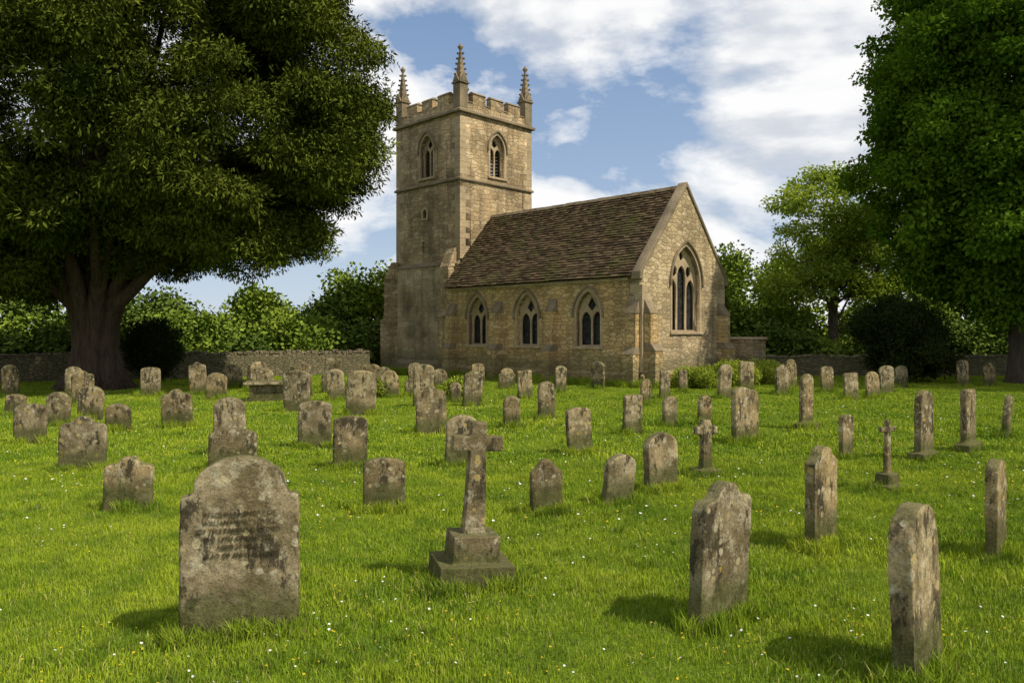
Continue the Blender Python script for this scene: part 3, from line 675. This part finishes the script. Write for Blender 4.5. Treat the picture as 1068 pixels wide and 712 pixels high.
# ------------------------------------------------------------ trees
def clump(name,n,rad,lw,ll,mat,flat=.7,droop=.3):
    d=rng.normal(size=(n,3)); d/=np.linalg.norm(d,axis=1)[:,None]; p=d*(rad*rng.random(n)**.45)[:,None]; p[:,2]*=flat
    ax=d*.7+rng.normal(size=(n,3))*.5; ax[:,2]-=droop; ax/=np.linalg.norm(ax,axis=1)[:,None]
    sd=np.cross(ax,rng.normal(size=(n,3))*.6+np.array([0,0,1.0])); sd/=np.linalg.norm(sd,axis=1)[:,None]
    s=rng.uniform(.65,1.3,n)[:,None]; L_=ax*ll*s; Wd=sd*lw*s/2
    q=np.stack([p,p+L_*.5+Wd,p+L_,p+L_*.5-Wd],1); return np_mesh(name,q,4,mat,rng.random(n))
def crown_points(lobes,nblob,br,ncl,zmin,csc,gap=.0,inner=.62,flat=.65,org=(0,0,0),nsrc=3):
    pts=[]; blobs=[]; tries=0; wts=[l[1][0]*l[1][1]+l[1][0]*l[1][2] for l in lobes]
    while len(blobs)<nblob and tries<nblob*30:
        tries+=1; c,r_=random.choices(lobes,wts)[0]
        d=Vector((random.gauss(0,1),random.gauss(0,1),random.gauss(0,1))).normalized(); f=random.uniform(.72,1.0)
        p=Vector((c[0]+d.x*r_[0]*f,c[1]+d.y*r_[1]*f,c[2]+d.z*r_[2]*f))
        if p.z<zmin+random.uniform(0,.8): continue
        if any(c2 is not c and ((p.x-c2[0])/r2[0])**2+((p.y-c2[1])/r2[1])**2+((p.z-c2[2])/r2[2])**2<inner**2 for c2,r2 in lobes): continue
        if mnoise.noise(p*.33+Vector((3,1,2)))<-.25+gap: continue
        blobs.append((p,random.uniform(*br)))
    for p,r_ in blobs:
        k=int(ncl*(r_/br[1])**1.6)
        for i in range(k):
            d=Vector((random.gauss(0,1),random.gauss(0,1),random.gauss(.3,1))).normalized(); f=random.uniform(.6,1.08)
            q=p+Vector((d.x*r_*f,d.y*r_*f,d.z*r_*f*flat))
            pts.append((q.x-org[0],q.y-org[1],q.z-org[2],random.uniform(-.5,.5),random.uniform(-.5,.5),random.uniform(0,6.28),random.uniform(.7,1.25)*csc,random.randrange(nsrc)))
    return pts,blobs
def limb(A,p0,p1,r0,r1,seg=7,n=7,wob=.35,sag=0):
    p0=Vector(p0);p1=Vector(p1); path=[];rad=[]; o1=Vector((random.uniform(-1,1),random.uniform(-1,1),random.uniform(-.3,.6)))*wob
    for i in range(n):
        f=i/(n-1); p=p0.lerp(p1,f)+o1*math.sin(math.pi*f)+Vector((0,0,sag*math.sin(math.pi*f)))+Vector((random.uniform(-1,1),random.uniform(-1,1),random.uniform(-1,1)))*.08*wob*(0 if i in(0,n-1) else 1)
        path.append(p); rad.append(r0+(r1-r0)*f**.8)
    A.tube(path,rad,seg); return path
def tree(name,base,trunkspec,lobes,nblob,br,ncl,zmin,csc,srcs,bark,nlimb,gap=0,flat=.65,h_fork=(3,6),multi=False,extra=()):
    E=empty(name,(base[0],base[1],0)); rel=lambda p:(p[0]-base[0],p[1]-base[1],p[2])
    pts,blobs=crown_points(lobes,nblob,br,ncl,zmin,csc,gap,flat=flat,org=(base[0],base[1],0),nsrc=len(srcs))
    A=Acc(); tr,th=trunkspec
    if multi:
        for k in range(8):
            a=2*math.pi*k/8+.3; ro=tr*.55
            A.tube([(math.cos(a)*ro*1.9,math.sin(a)*ro*1.9,-.2),(math.cos(a)*ro*1.2,math.sin(a)*ro*1.2,.45),(math.cos(a)*ro*.88,math.sin(a)*ro*.88,1.5),(math.cos(a+.2)*ro*.95,math.sin(a+.2)*ro*.95,2.5),(math.cos(a+.3)*ro*2.3,math.sin(a+.3)*ro*2.3,4.4),(math.cos(a+.3)*ro*4.6,math.sin(a+.3)*ro*4.6,7.2)],[tr*.55,tr*.42,tr*.38,tr*.36,tr*.24,tr*.10],12,.1)
        A.tube([(0,0,-.2),(0,0,1.5),(.1,0,3.5),(.2,.1,8),(.1,0,th)],[tr*.9,tr*.7,tr*.55,tr*.3,.08],14,.06)
    else:
        A.tube([(0,0,-.2),(0,0,.25),(.03,0,1.2),(.0,.05,3),(.1,0,th*.5),(.0,.1,th*.75),(.1,0,th)],[tr*1.6,tr*1.15,tr,tr*.88,tr*.62,tr*.35,.06],14,.05)
    for (p1,z0,r0) in extra:
        q=Vector(rel(p1)); pa=limb(A,(q.x*.04,q.y*.04,z0),q,r0,.06,9,9,.5,.5)
        for j in range(7):
            s=pa[random.randrange(3,9)]; e_=s+Vector((random.uniform(-1,1),random.uniform(-1,1),random.uniform(.0,1.2)))*1.5; limb(A,s,e_,.08,.02,5,5,.25)
    for k,(p,r_) in enumerate(random.sample(blobs,min(nlimb,len(blobs)))):
        q=Vector(rel(p)); z0=min(random.uniform(*h_fork),q.z*.85); f=random.uniform(.75,1.0)
        q2=Vector((q.x*f,q.y*f,z0+(q.z-z0)*f)); pa=limb(A,(0,0,z0),q2,tr*random.uniform(.16,.28),.04,sag=random.uniform(0,.7),wob=.6)
        for j in range(3):
            s=pa[random.randrange(2,6)]; e_=s+Vector((random.uniform(-1,1),random.uniform(-1,1),random.uniform(-.2,1)))*1.6; limb(A,s,e_,.05,.015,5,5,.2)
    A.obj('trunk_and_limbs',bark,E,True); scatter(name+'_crown',pts,srcs,E).name='crown'
    return E
yc=[clump('yew_clump_%d'%i,140,.5,.045,.14,M_yew,.5,.35) for i in range(3)]
tree('yew_tree',(-15.2,28.0),(.92,14),[((-15.5,28,10.0),(8.6,6.8,6.2)),((-10.7,27,10.4),(5.7,5.0,5.5)),((-9.4,26.5,7.2),(3.8,4.0,2.9)),((-20.5,26,6.6),(6.0,5.5,4.0)),((-13,27,14),(6,5,4.5))],400,(.8,1.6),38,3.5,1.2,yc,M_bark_y,16,gap=-.03,flat=.5,h_fork=(2.4,6),multi=True,
  extra=[((-9.5,27,6.0),2.4,.32),((-8.6,26,7.2),3.0,.24),((-20,27,5.6),2.6,.32),((-11.5,30,8.0),3.0,.28),((-12,25,6.5),2.6,.28)])
lc=[clump('lime_clump_%d'%i,95,.52,.10,.15,M_lime,.6,.35) for i in range(3)]
tree('lime_tree',(20.6,31.0),(.5,16),[((22.0,31,12.5),(6.6,6.2,8.0)),((18.8,30.5,8.2),(4.4,4.6,3.9)),((20.8,30,5.8),(4.6,4.6,2.8)),((25.5,29,8),(5.5,6,5)),((18.6,31,12),(3.2,4,3.5))],350,(.8,1.5),34,2.8,1.2,lc,M_bark,22,gap=-.04,flat=.6,h_fork=(3,8))
mc=[clump('maple_clump_%d'%i,60,.6,.11,.17,M_maple,.6,.3) for i in range(3)]
tree('maple_tree',(17.6,42.0),(.28,10),[((17.4,42,8.3),(2.8,2.6,2.7)),((15.8,42,5.6),(2.3,2.0,1.9)),((19.8,42.5,6),(2.4,2.3,2.2))],66,(.6,1.1),17,2.6,1.05,mc,M_bark,24,gap=.05,flat=.6,h_fork=(2,6))
dc=[clump('dark_yew_clump_%d'%i,110,.42,.05,.14,M_dyew,.9,-.3) for i in range(2)]
tree('churchyard_yew_bush',(15.6,31.0),(.25,2.4),[((15.6,31,1.9),(1.5,1.4,1.25)),((15.0,31,2.3),(.9,.9,1.0)),((16.2,31,1.0),(1.4,1.3,1.0))],50,(.3,.55),20,.1,.9,dc,M_bark,5,gap=-.5,flat=.9,h_fork=(.4,1))
hc=[clump('hedge_clump_%d'%i,70,.75,.15,.20,M_dist,.7,.25) for i in range(3)]+[clump('hedge_dark_clump_%d'%i,70,.75,.15,.20,M_dist2,.7,.25) for i in range(3)]
pts=[]
def mass(x,y,rx,ry,zt,n,dark=False):
    p,_=crown_points([((x,y,zt/2),(rx,ry,zt/2))],n,(.5,1.2),16,-.2,1.15,gap=-.2,flat=.7); pts.extend([(*q[:7],q[7]+3) for q in p] if dark else p)
for (x,y,rx,zt,n,dk) in [(-36,40,5,4.6,30,0),(-30,43,4,5.5,30,1),(-25,41,3,2.8,22,0),(-21,45,2.6,3.8,24,1),(-17.5,42,2.6,2.6,20,0),(-15,46,2.2,4.0,22,0),(-12.6,43,2.0,2.7,18,0),(-10.5,46.5,1.8,3.9,20,1),(-8.4,47,2.0,6.3,26,0),(-6.4,50,2.6,4.6,22,0),
    (12.2,47,2.0,6.9,26,0),(14.0,50,2.4,6.4,26,0),(10.2,53,3,5.0,20,1),(20.5,52,3.5,8.6,34,0),(15.5,46,2.2,3.4,20,0),(23,46,3.2,4.2,26,0),(27.5,47,4,6.0,30,1),(31,44,4,4.8,26,0),(38,43,6,7,34,1),(3,60,8,4,24,0)]:
    mass(x,y,rx,2.2,zt,n,bool(dk))
for x in np.arange(-40,42,2.4):
    if -7<x<10: continue
    yy=(33.5+ (x+21)*.5 if x<0 else 38.3); yy=max(yy,31.5)
    mass(x,yy+2.0,random.uniform(1.2,2.0),1.0,random.uniform(1.1,2.2),6,random.random()<.35)
scatter('distant_trees',pts,hc)
sc2=[clump('shrub_clump_%d'%i,80,.22,.03,.09,M_ivy,.8,-.5) for i in range(2)]
for (x,y,r_,h) in [(6.7,28.2,.8,.6),(8.2,29.2,1.1,.8),(9.6,30.3,.9,.8),(-1.6,23.2,.35,.45),(-4.6,23.9,.5,.5),(10.6,31.4,.8,.7)]:
    E=empty('garden_shrub',(x,y,0)); p,_=crown_points([((x,y,h*.45),(r_,r_*.7,h*.5))],24,(.15,.28),12,0,1.0,gap=-.6,org=(x,y,0),nsrc=2); scatter('foliage',p,sc2,E)
    sc2=[o.copy() for o in sc2]
E=empty('ivy_bush',(-14.6,31.0,0)); p,_=crown_points([((-14.6,31.0,1.1),(.8,.8,1.2))],26,(.3,.5),16,0,1.0,gap=-.6,org=(-14.6,31.0,0),nsrc=2); scatter('foliage',p,[o.copy() for o in dc],E)

# ------------------------------------------------------------ light
az=Vector((.88,-.475,0)).normalized(); el=R(52)
S=Vector((az.x*math.cos(el),az.y*math.cos(el),math.sin(el)))
sl_=bpy.data.lights.new('sun','SUN'); sl_.energy=5.0; sl_.angle=R(.6); sl_.color=(1,.92,.78)
so=bpy.data.objects.new('sun',sl_); so.rotation_euler=S.to_track_quat('Z','Y').to_euler(); so.location=(20,-10,30); link(so)
w=bpy.data.worlds.new('World'); scene.world=w; w.use_nodes=True; t=NT(w.node_tree)
bg=t.n['Background']; sky=t.new('ShaderNodeTexSky'); sky.sky_type='NISHITA'; sky.sun_disc=False; sky.sun_elevation=el; sky.sun_rotation=math.atan2(az.x,az.y); sky.air_density=1.0; sky.dust_density=.4
tc=t.new('ShaderNodeTexCoord'); sep=t.new('ShaderNodeSeparateXYZ'); t.link(tc.outputs['Generated'],sep.inputs[0])
mp=t.new('ShaderNodeMapping'); t.link(tc.outputs['Generated'],mp.inputs[0]); mp.inputs['Scale'].default_value=(1,1,2.1); mp.inputs['Location'].default_value=(.35,.2,.15)
n1=t.noise(mp.outputs[0],2.3,8,.57,.15); n1b=t.noise(t.vmath('ADD',mp.outputs[0],(.03,-.02,.05)),2.3,4,.57,.15)
mask=t.ramp(n1,[(.425,0.0),(.465,.6),(.52,1.0)])
lit=t.math('ADD',t.math('MULTIPLY',t.math('SUBTRACT',n1,n1b),5.0),.6,clamp=True)
shade=t.ramp(lit,[(.2,(4.9,5.2,5.7)),(.75,(7.5,7.5,7.5))])
shade.node.color_ramp.interpolation='EASE'
skyc=t.mix(.6,sky.outputs[0],(1.4,2.4,4.2))
hz=t.ramp(sep.outputs[2],[(0.0,.75),(.14,.30),(.45,0.0)])
skyc=t.mix(hz,skyc,(5.0,5.6,6.4))
t.link(t.mix(mask,skyc,shade),bg.inputs[0]); bg.inputs[1].default_value=.132

cd=bpy.data.cameras.new('camera'); cd.sensor_width=36; cd.lens=36*800/1068; cd.clip_end=2000; cd.clip_start=.05; cd.shift_y=-8/1068
co=bpy.data.objects.new('camera',cd); co.location=(0,0,2.0); co.rotation_euler=(R(90),0,0); link(co); scene.camera=co
